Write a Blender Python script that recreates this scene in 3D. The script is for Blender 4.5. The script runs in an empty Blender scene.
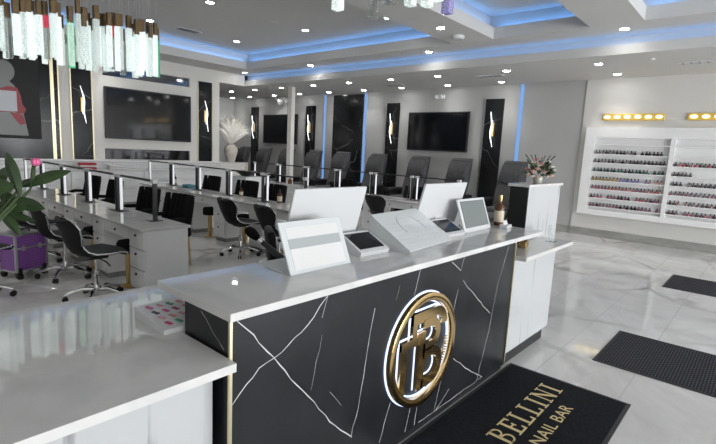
import bpy, bmesh, math, random
from mathutils import Vector, Matrix, Euler
random.seed(7)
PI = math.pi
SC = bpy.context.scene
COL = SC.collection

# ------------------------------------------------------------------ camera
cam = bpy.data.cameras.new('camera'); cam_o = bpy.data.objects.new('camera', cam); COL.objects.link(cam_o)
yaw, pit, rol = math.radians(40.94183), math.radians(8.76963), math.radians(-2.86292)
fw = Vector((math.cos(yaw)*math.cos(pit), math.sin(yaw)*math.cos(pit), -math.sin(pit)))
rt = Vector((math.sin(yaw), -math.cos(yaw), 0)); dn = fw.cross(rt)
rt2 = math.cos(rol)*rt + math.sin(rol)*dn; dn2 = -math.sin(rol)*rt + math.cos(rol)*dn
M = Matrix((rt2, -dn2, -fw)).transposed().to_4x4(); M.translation = Vector((0, 0, 1.676))
cam_o.matrix_world = M
cam.sensor_fit = 'HORIZONTAL'; cam.sensor_width = 36; cam.lens = 468.25/716*36
cam.clip_start = .05; cam.clip_end = 200
SC.camera = cam_o

# ------------------------------------------------------------------ world, daylight, exposure
w = bpy.data.worlds.new('world'); SC.world = w; w.use_nodes = True
w.node_tree.nodes['Background'].inputs[0].default_value = (.80, .90, 1, 1)
w.node_tree.nodes['Background'].inputs[1].default_value = 1.0
SC.view_settings.view_transform = 'Standard'; SC.view_settings.look = 'None'
SC.view_settings.gamma = 1; SC.view_settings.use_curve_mapping = False
SC.view_settings.exposure = 0.66
def area(name, loc, rot, sx, sy, power, col=(1, 1, 1)):
    l = bpy.data.lights.new(name, 'AREA'); l.shape = 'RECTANGLE'; l.size = sx; l.size_y = sy
    l.energy = power; l.color = col
    o = bpy.data.objects.new(name, l); COL.objects.link(o); o.location = loc; o.rotation_euler = rot
    return o
# daylight through the shop windows behind the camera
WIN = [(-1.6, 1.3), (2.0, 4.9), (5.6, 8.5), (9.2, 10.9)]
for (a, b), p in zip(WIN, (52, 88, 84, 24)):
    area('window_daylight', ((a+b)/2, -8.75, 1.65), (-PI/2, 0, PI), b-a, 2.5, p*(b-a), (.98, .99, 1))

# ------------------------------------------------------------------ materials
def mat(name, col, rough=.5, metal=0, emit=None, es=1, spec=None, trans=0, alpha=1, coat=0):
    m = bpy.data.materials.new(name); m.use_nodes = True
    b = m.node_tree.nodes['Principled BSDF']
    b.inputs['Base Color'].default_value = (*col, 1); b.inputs['Roughness'].default_value = rough
    b.inputs['Metallic'].default_value = metal
    if emit: b.inputs['Emission Color'].default_value = (*emit, 1); b.inputs['Emission Strength'].default_value = es
    if spec is not None: b.inputs['Specular IOR Level'].default_value = spec
    if trans: b.inputs['Transmission Weight'].default_value = trans
    if coat: b.inputs['Coat Weight'].default_value = coat
    return m
def nodes(m): return m.node_tree.nodes, m.node_tree.links, m.node_tree.nodes['Principled BSDF']
def ramp(N, stops):
    r = N.new('ShaderNodeValToRGB'); e = r.color_ramp.elements
    while len(e) < len(stops): e.new(.5)
    for k, (p, c) in enumerate(stops): e[k].position = p; e[k].color = (*c, 1)
    return r
def noisy(m, c1, c2, scale, lo=.35, hi=.65, detail=5, stretch=(1, 1, 1), bump=0, dist=0):
    N, L, b = nodes(m)
    tc = N.new('ShaderNodeTexCoord'); mp = N.new('ShaderNodeMapping'); mp.inputs['Scale'].default_value = stretch
    n = N.new('ShaderNodeTexNoise'); n.inputs['Scale'].default_value = scale; n.inputs['Detail'].default_value = detail
    n.inputs['Distortion'].default_value = dist
    L.new(tc.outputs['Object'], mp.inputs[0]); L.new(mp.outputs[0], n.inputs['Vector'])
    r = ramp(N, [(lo, c1), (hi, c2)]); L.new(n.outputs['Fac'], r.inputs[0]); L.new(r.outputs[0], b.inputs['Base Color'])
    if bump:
        bp = N.new('ShaderNodeBump'); bp.inputs['Strength'].default_value = bump; bp.inputs['Distance'].default_value = .01
        L.new(n.outputs['Fac'], bp.inputs['Height']); L.new(bp.outputs[0], b.inputs['Normal'])
    return m
def marble(name, base, vein, rough, scale=1.0, thin=.02, cloud=None, tile=None, grout=None, stretch=(1, 1, 1)):
    """stone: thin warped cell-edge veins, masked by noise, over a soft cloudy ground; optional tile joints"""
    m = mat(name, base, rough); N, L, b = nodes(m)
    tc = N.new('ShaderNodeTexCoord'); mp = N.new('ShaderNodeMapping'); mp.inputs['Scale'].default_value = stretch
    L.new(tc.outputs['Object'], mp.inputs[0])
    nz = N.new('ShaderNodeTexNoise'); nz.inputs['Scale'].default_value = 2.2*scale; nz.inputs['Detail'].default_value = 6
    L.new(mp.outputs[0], nz.inputs['Vector'])
    mx = N.new('ShaderNodeMixRGB'); mx.blend_type = 'ADD'; mx.inputs[0].default_value = .35/scale
    L.new(mp.outputs[0], mx.inputs[1]); L.new(nz.outputs['Color'], mx.inputs[2])
    vo = N.new('ShaderNodeTexVoronoi'); vo.feature = 'DISTANCE_TO_EDGE'; vo.inputs['Scale'].default_value = scale
    L.new(mx.outputs[0], vo.inputs['Vector'])
    r = ramp(N, [(0, (1, 1, 1)), (thin, (0, 0, 0))]); L.new(vo.outputs['Distance'], r.inputs[0])
    n2 = N.new('ShaderNodeTexNoise'); n2.inputs['Scale'].default_value = 1.3*scale; n2.inputs['Detail'].default_value = 2
    L.new(tc.outputs['Object'], n2.inputs['Vector'])
    r2 = ramp(N, [(.42, (0, 0, 0)), (.68, (1, 1, 1))]); L.new(n2.outputs['Fac'], r2.inputs[0])
    mu = N.new('ShaderNodeMixRGB'); mu.blend_type = 'MULTIPLY'; mu.inputs[0].default_value = 1
    L.new(r.outputs[0], mu.inputs[1]); L.new(r2.outputs[0], mu.inputs[2])
    n3 = N.new('ShaderNodeTexNoise'); n3.inputs['Scale'].default_value = 1.1*scale; n3.inputs['Detail'].default_value = 7
    n3.inputs['Roughness'].default_value = .65; n3.inputs['Distortion'].default_value = .8
    L.new(mp.outputs[0], n3.inputs['Vector'])
    cl = ramp(N, [(.38, cloud or base), (.6, base)]); L.new(n3.outputs['Fac'], cl.inputs[0])
    fi = N.new('ShaderNodeMixRGB'); L.new(mu.outputs[0], fi.inputs[0]); L.new(cl.outputs[0], fi.inputs[1]); fi.inputs[2].default_value = (*vein, 1)
    out = fi
    if tile:
        br = N.new('ShaderNodeTexBrick'); br.offset = .5; br.inputs['Scale'].default_value = 1
        br.inputs['Brick Width'].default_value = tile[0]; br.inputs['Row Height'].default_value = tile[1]
        br.inputs['Mortar Size'].default_value = .004; br.inputs['Mortar Smooth'].default_value = 0
        L.new(tc.outputs['Object'], br.inputs['Vector'])
        g = N.new('ShaderNodeMixRGB'); L.new(br.outputs['Fac'], g.inputs[0]); L.new(fi.outputs[0], g.inputs[1]); g.inputs[2].default_value = (*grout, 1)
        out = g
    L.new(out.outputs[0], b.inputs['Base Color'])
    return m
m_floor = marble('polished_marble_tile', (.72, .715, .71), (.30, .29, .28), .06, .55, .045, (.56, .555, .55), (1.2, .6), (.5, .5, .5), (1, 1.5, 1))
m_black = marble('black_veined_marble', (.012, .0125, .014), (.30, .30, .31), .16, .9, .008, (.02, .021, .023))
m_black.node_tree.nodes['Principled BSDF'].inputs['Specular IOR Level'].default_value = .3
m_blackp = noisy(mat('black_stone_panel', (.02, .02, .022), .3, spec=.35), (.011, .012, .014), (.018, .019, .022), 3)
m_vein = mat('pale_vein', (.58, .58, .59), .3)
m_wood = noisy(mat('white_streaked_laminate', (.7, .72, .73), .25), (.26, .27, .28), (.50, .515, .525), 3.2, .28, .40, 8, (5, 5, .35), 0, .6)
m_quartz = noisy(mat('white_quartz', (.66, .66, .66), .03), (.53, .53, .53), (.67, .665, .66), 3, .28, .58, 9, (1, 1, 1), 0, .8)
m_white = mat('white_lacquer', (.82, .82, .82), .2)
m_wall = mat('wall_light_paint', (.74, .725, .69), .7)
m_wallg = mat('wall_grey_paint', (.43, .43, .425), .7)
m_wallw = mat('wall_white_paint', (.62, .61, .59), .6)
m_ceil = mat('ceiling_paint', (.60, .595, .58), .8)
m_base = noisy(mat('grey_tile_base', (.3, .3, .28), .35), (.25, .25, .235), (.36, .355, .335), 2.5, .35, .65, 5, (1, 1, 3))
m_gold = mat('brushed_gold', (.62, .44, .19), .28, 1)
m_gold2 = mat('polished_gold', (.70, .50, .24), .16, 1)
m_brass = mat('pale_brass', (.78, .70, .48), .35, 1)
m_bronze = mat('bronze_cap', (.15, .10, .05), .5, .6)
m_chrome = mat('chrome', (.72, .72, .73), .12, 1)
m_alu = mat('aluminium', (.62, .62, .64), .3, 1)
m_leather = noisy(mat('black_leather', (.014, .014, .015), .55, spec=.25), (.007, .007, .008), (.012, .012, .013), 40)
m_velvet = mat('black_velvet', (.009, .009, .010), .9, spec=.15)
m_grey = noisy(mat('charcoal_upholstery', (.05, .052, .055), .65, spec=.25), (.052, .053, .056), (.070, .071, .075), 14)
m_plastic = mat('black_plastic', (.015, .015, .017), .35)
m_rubber = mat('black_rubber', (.012, .012, .012), .7)
m_screen = mat('dark_screen', (.006, .007, .009), .07)
m_lcd = mat('grey_screen', (.17, .19, .19), .18)
m_wplast = mat('white_plastic', (.62, .63, .64), .25)
m_acry = mat('white_gloss_glass', (.60, .63, .64), .05)
m_paper = mat('white_paper', (.66, .66, .66), .4)
m_led = mat('downlight_glow', (1, 1, 1), .5, emit=(1, .99, .96), es=42)
m_white_led = mat('white_led', (1, 1, 1), .4, emit=(.95, .97, 1), es=1.1)
m_lampface = mat('lamp_diffuser', (.82, .83, .86), .35, emit=(.95, .97, 1), es=.28)
m_warm = mat('warm_bulb', (1, .9, .6), .4, emit=(1, .80, .40), es=2.6)
m_blue = mat('blue_led_channel', (.05, .09, .16), .5, emit=(.14, .28, .58), es=.75)
m_halo = mat('white_blue_halo', (.8, .85, 1), .4, emit=(.50, .64, 1), es=.8)
m_mirror = mat('dark_mirror', (.27, .28, .29), .05, 1)
m_mat_b = noisy(mat('black_carpet_mat', (.014, .015, .018), .95, spec=.1), (.011, .012, .015), (.02, .021, .025), 60)
m_letter = mat('gold_print', (.68, .56, .29), .7)
m_edge = mat('mat_rubber_border', (.03, .03, .032), .7)
def ribbed():
    m = mat('ribbed_grey_carpet', (.05, .05, .055), .95, spec=.1); N, L, b = nodes(m)
    tc = N.new('ShaderNodeTexCoord'); br = N.new('ShaderNodeTexBrick'); br.inputs['Scale'].default_value = 1
    br.inputs['Brick Width'].default_value = .05; br.inputs['Row Height'].default_value = .022; br.inputs['Mortar Size'].default_value = .006
    br.inputs['Color1'].default_value = (.085, .085, .095, 1); br.inputs['Color2'].default_value = (.07, .07, .08, 1); br.inputs['Mortar'].default_value = (.028, .028, .032, 1)
    L.new(tc.outputs['Object'], br.inputs['Vector']); L.new(br.outputs['Color'], b.inputs['Base Color'])
    return m
m_rib = ribbed()
def tiles():
    m = mat('white_brick_tile', (.7, .7, .7), .2); N, L, b = nodes(m)
    tc = N.new('ShaderNodeTexCoord'); sp = N.new('ShaderNodeSeparateXYZ'); cb = N.new('ShaderNodeCombineXYZ')
    L.new(tc.outputs['Object'], sp.inputs[0]); L.new(sp.outputs['X'], cb.inputs['X']); L.new(sp.outputs['Z'], cb.inputs['Y'])
    br = N.new('ShaderNodeTexBrick'); br.inputs['Scale'].default_value = 1
    br.inputs['Brick Width'].default_value = .2; br.inputs['Row Height'].default_value = .07; br.inputs['Mortar Size'].default_value = .005
    br.inputs['Color1'].default_value = (.74, .74, .74, 1); br.inputs['Color2'].default_value = (.66, .67, .68, 1); br.inputs['Mortar'].default_value = (.5, .5, .5, 1)
    L.new(cb.outputs[0], br.inputs['Vector']); L.new(br.outputs['Color'], b.inputs['Base Color'])
    return m
m_tile = tiles()
def crystal(name, col, es):
    m = mat(name, col, .12, emit=col, es=es); N, L, b = nodes(m)
    tc = N.new('ShaderNodeTexCoord'); n = N.new('ShaderNodeTexNoise'); n.inputs['Scale'].default_value = 120; n.inputs['Detail'].default_value = 2
    L.new(tc.outputs['Object'], n.inputs['Vector'])
    r = ramp(N, [(.38, tuple(c*.45 for c in col)), (.62, col)]); L.new(n.outputs['Fac'], r.inputs[0])
    L.new(r.outputs[0], b.inputs['Emission Color']); L.new(r.outputs[0], b.inputs['Base Color'])
    b.inputs['Transmission Weight'].default_value = .45
    oi = N.new('ShaderNodeObjectInfo'); mr = N.new('ShaderNodeMapRange'); L.new(oi.outputs['Random'], mr.inputs['Value'])
    mr.inputs['To Min'].default_value = es*.45; mr.inputs['To Max'].default_value = es*1.25; L.new(mr.outputs[0], b.inputs['Emission Strength'])
    return m
m_cry = crystal('bubbled_crystal', (.84, .92, .90), .38)
m_cryr = crystal('red_crystal', (.85, .06, .12), .3)
m_cryg = crystal('green_crystal', (.10, .55, .28), .3)
m_cryv = crystal('violet_crystal', (.45, .42, .75), .3)
m_cryk = crystal('clear_crystal', (.55, .57, .55), .06)
m_cryk.node_tree.nodes['Principled BSDF'].inputs['Transmission Weight'].default_value = .9
m_leaf = noisy(mat('green_leaf', (.03, .06, .02), .35), (.016, .036, .011), (.04, .075, .024), 9)
m_stem = mat('green_stem', (.05, .08, .03), .6)
m_pink = mat('pink_petal', (.65, .12, .28), .5)
m_purple = mat('purple_case_skin', (.17, .035, .27), .3, spec=.6)
def diamonds():
    N, L, b = nodes(m_purple)
    tc = N.new('ShaderNodeTexCoord'); mp = N.new('ShaderNodeMapping'); mp.inputs['Rotation'].default_value = (0, PI/4, 0)
    ck = N.new('ShaderNodeTexChecker'); ck.inputs['Scale'].default_value = 45
    ck.inputs['Color1'].default_value = (.26, .085, .40, 1); ck.inputs['Color2'].default_value = (.34, .13, .50, 1)
    L.new(tc.outputs['Object'], mp.inputs[0]); L.new(mp.outputs[0], ck.inputs['Vector']); L.new(ck.outputs['Color'], b.inputs['Base Color'])
diamonds()
m_amber = mat('amber_glass', (.10, .035, .012), .12)
m_dglass = mat('dark_bottle_glass', (.02, .016, .014), .1)
m_label = mat('cream_label', (.62, .55, .42), .6)
m_pampas = noisy(mat('pampas_plume', (.88, .86, .80), .95), (.80, .77, .70), (.92, .90, .85), 16)
m_vase = noisy(mat('stone_vase', (.60, .56, .50), .7), (.52, .48, .42), (.66, .62, .56), 6)

# ------------------------------------------------------------------ mesh builder
class B:
    def __init__(s): s.bm = bmesh.new(); s.mi = 0
    def _mark(s, n0):
        s.bm.faces.ensure_lookup_table()
        for f in s.bm.faces[n0:]: f.material_index = s.mi
    def box(s, x0, x1, y0, y1, z0, z1, bev=0, rot=None, piv=None):
        n0 = len(s.bm.faces)
        vs = [s.bm.verts.new((x, y, z)) for x in (x0, x1) for y in (y0, y1) for z in (z0, z1)]
        F = [(0, 1, 3, 2), (4, 6, 7, 5), (0, 4, 5, 1), (2, 3, 7, 6), (0, 2, 6, 4), (1, 5, 7, 3)]
        fs = [s.bm.faces.new([vs[i] for i in f]) for f in F]
        if bev:
            es = list({e for f in fs for e in f.edges})
            r = bmesh.ops.bevel(s.bm, geom=es, offset=bev, segments=2, affect='EDGES', profile=.5)
            vs = list({v for f in r['faces'] for v in f.verts} | {v for v in vs if v.is_valid})
        if rot is not None:
            bmesh.ops.rotate(s.bm, verts=[v for v in vs if v.is_valid], cent=piv or (0, 0, 0), matrix=Euler(rot).to_matrix())
        s._mark(n0); return s
    def rings(s, rs, close=True, cap=True):
        n0 = len(s.bm.faces)
        R = [[s.bm.verts.new(p) for p in r] for r in rs]
        for a, b in zip(R, R[1:]):
            n = len(a)
            for i in range(n if close else n-1):
                j = (i+1) % n
                try: s.bm.faces.new((a[i], a[j], b[j], b[i]))
                except ValueError: pass
        if cap and close:
            for r in (list(reversed(R[0])), R[-1]):
                if len(r) > 2: s.bm.faces.new(r)
        s._mark(n0); return s
    def tube(s, pts, r, seg=8, rr=None):
        pts = [Vector(p) for p in pts]; rs = []
        up = Vector((0, 0, 1))
        for i, p in enumerate(pts):
            d = (pts[min(i+1, len(pts)-1)]-pts[max(i-1, 0)]).normalized()
            a = d.cross(up)
            if a.length < .05: a = d.cross(Vector((1, 0, 0)))
            a.normalize(); b = d.cross(a)
            q = rr[i] if rr else r
            rs.append([p+(a*math.cos(2*PI*k/seg)+b*math.sin(2*PI*k/seg))*q for k in range(seg)])
        return s.rings(rs)
    def lathe(s, prof, c=(0, 0, 0), seg=20):
        return s.rings([[(c[0]+r*math.cos(2*PI*k/seg), c[1]+r*math.sin(2*PI*k/seg), c[2]+z) for k in range(seg)] for r, z in prof])
    def prism(s, poly, f, d):
        """poly 2D, f maps (a,b,depth)->xyz, extruded 0..d"""
        n0 = len(s.bm.faces)
        a = [s.bm.verts.new(f(x, y, 0)) for x, y in poly]; b = [s.bm.verts.new(f(x, y, d)) for x, y in poly]
        n = len(poly); s.bm.faces.new(a); s.bm.faces.new(list(reversed(b)))
        for i in range(n): s.bm.faces.new((a[i], b[i], b[(i+1) % n], a[(i+1) % n]))
        s._mark(n0); return s
    def ball(s, c, r, sc=(1, 1, 1), seg=10):
        n0 = len(s.bm.faces)
        bmesh.ops.create_uvsphere(s.bm, u_segments=seg, v_segments=max(5, seg*2//3), radius=r,
            matrix=Matrix.Translation(c) @ Matrix.Diagonal((*sc, 1)))
        s._mark(n0); return s
    def build(s, name, m, parent=None, smooth=False, loc=None):
        bmesh.ops.recalc_face_normals(s.bm, faces=s.bm.faces)
        me = bpy.data.meshes.new(name); s.bm.to_mesh(me); s.bm.free()
        for q in (m if isinstance(m, (list, tuple)) else [m]): me.materials.append(q)
        if smooth:
            for p in me.polygons: p.use_smooth = True
            try: me.set_sharp_from_angle(angle=math.radians(40))
            except Exception: pass
        o = bpy.data.objects.new(name, me); COL.objects.link(o)
        if parent: o.parent = parent
        if loc: o.location = loc
        return o
def tag(o, label=None, cat=None, group=None, kind=None):
    for k, v in (('label', label), ('category', cat), ('group', group), ('kind', kind)):
        if v: o[k] = v
    return o
def thing(name, label, cat, loc=(0, 0, 0), rz=0, group=None):
    o = bpy.data.objects.new(name, None); COL.objects.link(o); o.empty_display_size = .1
    o.location = loc; o.rotation_euler = (0, 0, rz)
    return tag(o, label, cat, group)
def dup(root, loc, rz=None, label=None, group=None):
    def cp(o, par):
        c = o.copy(); COL.objects.link(c)
        if par: c.parent = par
        for ch in o.children: cp(ch, c)
        return c
    r = cp(root, None); r.location = loc
    if rz is not None: r.rotation_euler = (0, 0, rz)
    return tag(r, label, None, group)
def struct(o): o['kind'] = 'structure'; return o
ORD = ['first', 'second', 'third', 'fourth', 'fifth', 'sixth', 'seventh', 'eighth', 'ninth', 'tenth', 'eleventh', 'twelfth', 'thirteenth', 'fourteenth', 'fifteenth', 'sixteenth', 'seventeenth', 'eighteenth', 'nineteenth', 'twentieth']
def sbox(name, m, *a): return struct(B().box(*a).build(name, m))

# ------------------------------------------------------------------ room shell
XW = 11.45; YL = 12.73; YB = 17.0; YF = -8.5; X0 = -3.0
Z1 = 3.78; Z2 = 3.461; ZT = 4.22
struct(B().box(X0-.1, XW+.2, YF-.1, YB+.1, -.1, 0).build('floor', m_floor))
sbox('wall_right', m_wallg, XW, XW+.2, 3.35, YB+.1, 0, ZT)
sbox('wall_near_right', m_wallw, XW-.03, XW+.2, YF, 3.35, 0, ZT)
sbox('wall_back', m_wallg, X0, XW, YB, YB+.15, 0, ZT)
sbox('wall_behind', m_wall, X0-.15, X0, YF, YB+.15, 0, ZT)
wf = B()
wf.box(X0, XW, YF-.15, YF, 0, .35).box(X0, XW, YF-.15, YF, 2.95, ZT)
xs = [X0]+[q for ab in WIN for q in ab]+[XW]
for a, b in zip(xs[0::2], xs[1::2]): wf.box(a, b, YF-.15, YF, .35, 2.95)
struct(wf.build('wall_front', m_wall))
for k, (a, b) in enumerate(WIN):
    f = B(); 
    for x in (a, (a+b)/2-.025, b-.05): f.box(x, x+.05, YF-.1, YF-.03, .35, 2.95)
    f.box(a, b, YF-.1, YF-.03, .35, .41).box(a, b, YF-.1, YF-.03, 2.89, 2.95)
    struct(f.build('window_%d' % (k+1), m_alu))
# left wall: a front skin with two mirrored niches round the television
lw = B()
lw.box(X0, 8.05, YL+.07, YL+.25, 0, ZT)
lw.box(X0, 4.77, YL, YL+.07, 0, Z1).box(7.09, 8.05, YL, YL+.07, 0, Z1)
lw.box(4.77, 7.09, YL, YL+.07, 3.43, Z1).box(4.77, 7.09, YL, YL+.07, 1.40, 3.19).box(4.77, 7.09, YL, YL+.07, 0, 1.12)
lw.box(8.05, 8.94, YL, YL+.25, Z2, Z1)
struct(lw.build('wall_left', m_wall))
sbox('trim_1', m_mirror, 4.78, 7.08, YL+.05, YL+.068, 3.195, 3.425)
sbox('trim_2', mat('smoked_mirror', (.10, .10, .105), .06, 1), 4.78, 7.08, YL+.05, YL+.068, 1.125, 1.395)
# ceiling: low band along the far wall, soffit with three trays, high tray lid
c = B(); c.box(8.94, XW, YF, YB, Z2, Z2+.12).box(X0, 8.94, YL+.25, YB, Z2, Z2+.12); struct(c.build('ceiling_far', m_ceil))
TR = [(.8, 8.24, 4.97, 11.65), (.8, 8.24, 2.48, 4.12), (.8, 8.24, -1.6, 1.72)]
c = B(); H = .20
c.box(X0, .8, YF, YL, Z1, Z1+H).box(8.24, 9.10, YF, YL, Z1, Z1+H)
ys = [YF, -1.6, 1.72, 2.48, 4.12, 4.97, 11.65, YL]
for a, b in zip(ys[0::2], ys[1::2]): c.box(.8, 8.24, a, b, Z1, Z1+H)
struct(c.build('ceiling', m_ceil))
sbox('ceiling_tray', m_ceil, X0, XW, YF, YB, ZT, ZT+.1)
g = B()
for x0, x1, y0, y1 in TR:
    o = .16
    g.box(x1+o, x1+o+.04, y0-o, y1+o, Z1+H, ZT).box(x0-o-.04, x0-o, y0-o, y1+o, Z1+H, ZT)
    g.box(x0-o, x1+o, y1+o, y1+o+.04, Z1+H, ZT).box(x0-o, x1+o, y0-o-.04, y0-o, Z1+H, ZT)
struct(g.build('trim_3', m_ceil))
g = B(); g.box(8.94, 8.975, YF, YL, Z2+.12, Z2+.16).box(9.10, 9.16, YF, YL+.1, Z2+.12, ZT); struct(g.build('trim_4', m_ceil))
# blue strip lights lying in the coves, behind their lips
BL = (.12, .40, 1)
def cove(x0, x1, y0, y1, z, p):
    area('cove_strip_light', ((x0+x1)/2, (y0+y1)/2, z), (PI, 0, 0), x1-x0, y1-y0, p*max(x1-x0, y1-y0), BL)
for x0, x1, y0, y1 in TR:
    cove(x1+.08, x1+.12, y0, y1, Z1+H+.012, .75)
    cove(x0, x1, y1+.08, y1+.12, Z1+H+.012, .75)
cove(9.0, 9.06, YF+.1, YL-.02, Z2+.135, .5)
# baseboards
sbox('baseboard_right', m_base, XW-.045, XW-.03, YF, 3.36, 0, .17)
sbox('baseboard_far', m_base, XW-.015, XW, 3.36, YB, 0, .17)
sbox('trim_5', m_wall, 9.59, 9.73, 11.23, 11.40, 0, Z2)        # column
# blue LED channels in the far wall
g = B()
for y in (11.66, 9.85, 4.83): g.box(XW-.012, XW, y-.045, y+.045, 0, Z2-.02)
struct(g.build('trim_6', m_blue))
# black stone bands with metal edge strips
def band_far(n, y0, y1, zt):
    b = B(); b.box(XW-.04, XW, y0, y1, 0, zt); b.mi = 1
    if n != 9: b.box(XW-.045, XW, y1, y1+.03, 0, zt)
    struct(b.build('trim_%d' % n, [m_black, m_alu]))
for n, a in ((7, (15.33, 15.78, 3.12)), (8, (12.11, 12.57, 3.10)), (9, (9.93, 11.23, 3.41)), (10, (8.50, 8.97, 3.10)), (11, (5.26, 5.75, 3.12))): band_far(n, *a)
for n, (a, b_) in ((12, (4.055, 4.495)), (13, (7.355, 7.787))):
    b = B(); b.box(a, b_, YL-.02, YL, 1.0, 3.40); b.mi = 1
    b.box(a-.025, a, YL-.024, YL, 1.0, 3.40).box(b_, b_+.025, YL-.024, YL, 1.0, 3.40)
    struct(b.build('trim_%d' % n, [m_black, m_brass]))
b = B(); b.box(X0, 3.79, YL-.02, YL, 1.0, 3.74); b.mi = 1
b.box(3.62, 3.69, YL-.035, YL, 1.0, 3.74).box(3.775, 3.80, YL-.024, YL, 1.0, 3.74)
struct(b.build('trim_14', [m_black, m_brass]))
# pony wall and tiled upstand under the left wall
sbox('wall_half', m_wall, 8.05, 9.06, YL, YL+.66, 0, 1.05)
sbox('trim_15', m_quartz, 8.055, 9.09, YL-.04, YL+.70, 1.05, 1.09)
sbox('trim_16', m_tile, 1.2, 8.05, YL-.10, YL-.04, .9, 1.08)
sbox('trim_17', m_white, 1.2, 8.05, YL-.13, YL, 1.08, 1.11)

# ------------------------------------------------------------------ ceiling fittings
def downlight(loc, label, group):
    if not hasattr(downlight, 'p'):
        t = thing('downlight', label, 'ceiling light', loc, 0, group)
        B().lathe([(.062, 0), (.085, -.002), (.09, 0), (.09, .004), (.062, .004)]).build('trim_ring', m_wplast, t, True)
        B().lathe([(.001, .001), (.066, .001), (.066, -.003), (.001, -.006)]).build('lens', m_led, t)
        l = bpy.data.lights.new('downlight_beam', 'SPOT'); l.energy = 26; l.spot_size = math.radians(102); l.spot_blend = 1; l.shadow_soft_size = .06; l.color = (1, .985, .95)
        lo = bpy.data.objects.new('downlight_beam', l); COL.objects.link(lo); lo.parent = t; lo.location = (0, 0, -.03)
        downlight.p = t; return t
    return dup(downlight.p, loc, None, label, group)
F1 = [14.55, 13.18, 11.83, 10.38, 8.97, 7.53, 6.15, 4.47, 2.68]; F2 = [16.5, 15.36, 13.87, 12.51, 11.09, 9.61, 8.19, 6.69, 5.2, 2.65]
for k, y in enumerate(F1): downlight((9.67, y, Z2), 'recessed round light, %s from the left in the row nearest the blue beam' % ORD[k], 'lights of the low ceiling')
for k, y in enumerate(F2): downlight((11.03 if y > 3 else 10.93, y, Z2), 'recessed round light, %s from the left in the row nearest the far wall' % ORD[k], 'lights of the low ceiling')
for (x, y, lb) in ((8.6, 12.25, 'at the corner above the left wall'), (8.63, 9.39, 'between two blue strips above the column'), (8.65, 5.77, 'just before the blue beam, above the smoke detector'),
                   (7.13, 4.55, 'on the grey strip between two trays'), (8.62, 2.07, 'between the trays at the right'), (4.9, 12.2, 'over the left wall, behind the chandelier'), (1.5, 12.2, 'over the poster wall'), (.2, 4.6, 'added out of view left of the desks, first'), (.2, 7.6, 'added out of view left of the desks, second'), (.2, 10.4, 'added out of view left of the desks, third'), (-1.8, 6.1, 'added out of view near the hidden side wall'), (-1.8, 9.1, 'added out of view near the hidden left corner')):  # entries from left of the desks onward: unseen lamps added to brighten desk fronts
    downlight((x, y, Z1), 'recessed round light %s' % lb, 'lights of the soffit')
for (x, y, lb) in ((4.98, 8.2, 'nearest the crystal chandelier'), (7.2, 10.6, 'in the far left corner'), (7.3, 8.15, 'at the middle of the far blue edge'), (7.47, 5.98, 'at its right end by the tray edge'), (4.98, 10.6, 'behind the chandelier end'), (4.98, 5.98, 'over the middle desks'), (2.7, 5.98, 'over the left desks'), (2.7, 10.6, 'before the poster')):
    downlight((x, y, ZT), 'recessed round light of the big tray, %s' % lb, 'lights of the big tray')
def vent(loc, sx, sy, label):
    t = thing('ceiling_vent', label, 'vent', loc)
    B().box(-sx, sx, -sy, sy, -.012, 0).build('frame', m_wplast, t)
    b = B(); n = 5
    for k in range(n): y = -sy*.8+k*sy*1.6/(n-1); b.box(-sx*.85, sx*.85, y-.008, y+.008, -.016, -.012)
    b.build('slats', m_plastic, t)
vent((5.87, 10.6, ZT), .28, .12, 'dark slatted air vent in the big tray by the chandelier')
vent((10.1, 5.05, Z2), .12, .3, 'flat air vent in the low ceiling over the right chairs')
vent((10.47, 8.0, Z2), .12, .25, 'flat air vent in the low ceiling over the middle chairs')
vent((10.15, 1.19, Z2), .12, .3, 'flat air vent in the low ceiling near the polish rack')
def disc(name, loc, r, h, label, cat, m=m_wplast):
    tag(B().lathe([(.001, 0), (r, 0), (r, -h*.4), (r*.8, -h), (.001, -h)], seg=20).build(name, m, None, True, loc), label, cat)
disc('smoke_detector', (7.74, 4.56, Z1), .12, .06, 'white round smoke detector on the strip between trays', 'smoke detector')
disc('ceiling_speaker', (6.51, 8.32, ZT), .16, .02, 'faint round speaker grille in the big tray ceiling', 'speaker', m_ceil)
disc('sprinkler_cover', (9.55, 1.81, Z2), .05, .02, 'tiny white sprinkler cover near the right wall', 'sprinkler')
t = thing('security_camera', 'white dome camera on a short arm before the far wall', 'camera', (11.38, 13.94, 3.24))
B().lathe([(.001, .1), (.12, .1), (.12, .05), (.10, -.03), (.05, -.09), (.001, -.1)]).build('dome', m_wplast, t, True)
B().tube([(0, .1, .06), (0, .25, .15), (0, .27, .22)], .035).build('arm', m_wplast, t, True)
t = thing('emergency_light', 'white emergency light high on the far wall above television', 'emergency light', (XW, 7.15, 3.22))
B().box(-.07, 0, -.16, .16, -.06, .06, .015).build('body', m_wplast, t)
for y in (-.09, .09): B().ball((-.07, y, -.01), .05, (.5, 1, 1)).build('lamp', m_white, t, True)

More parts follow.
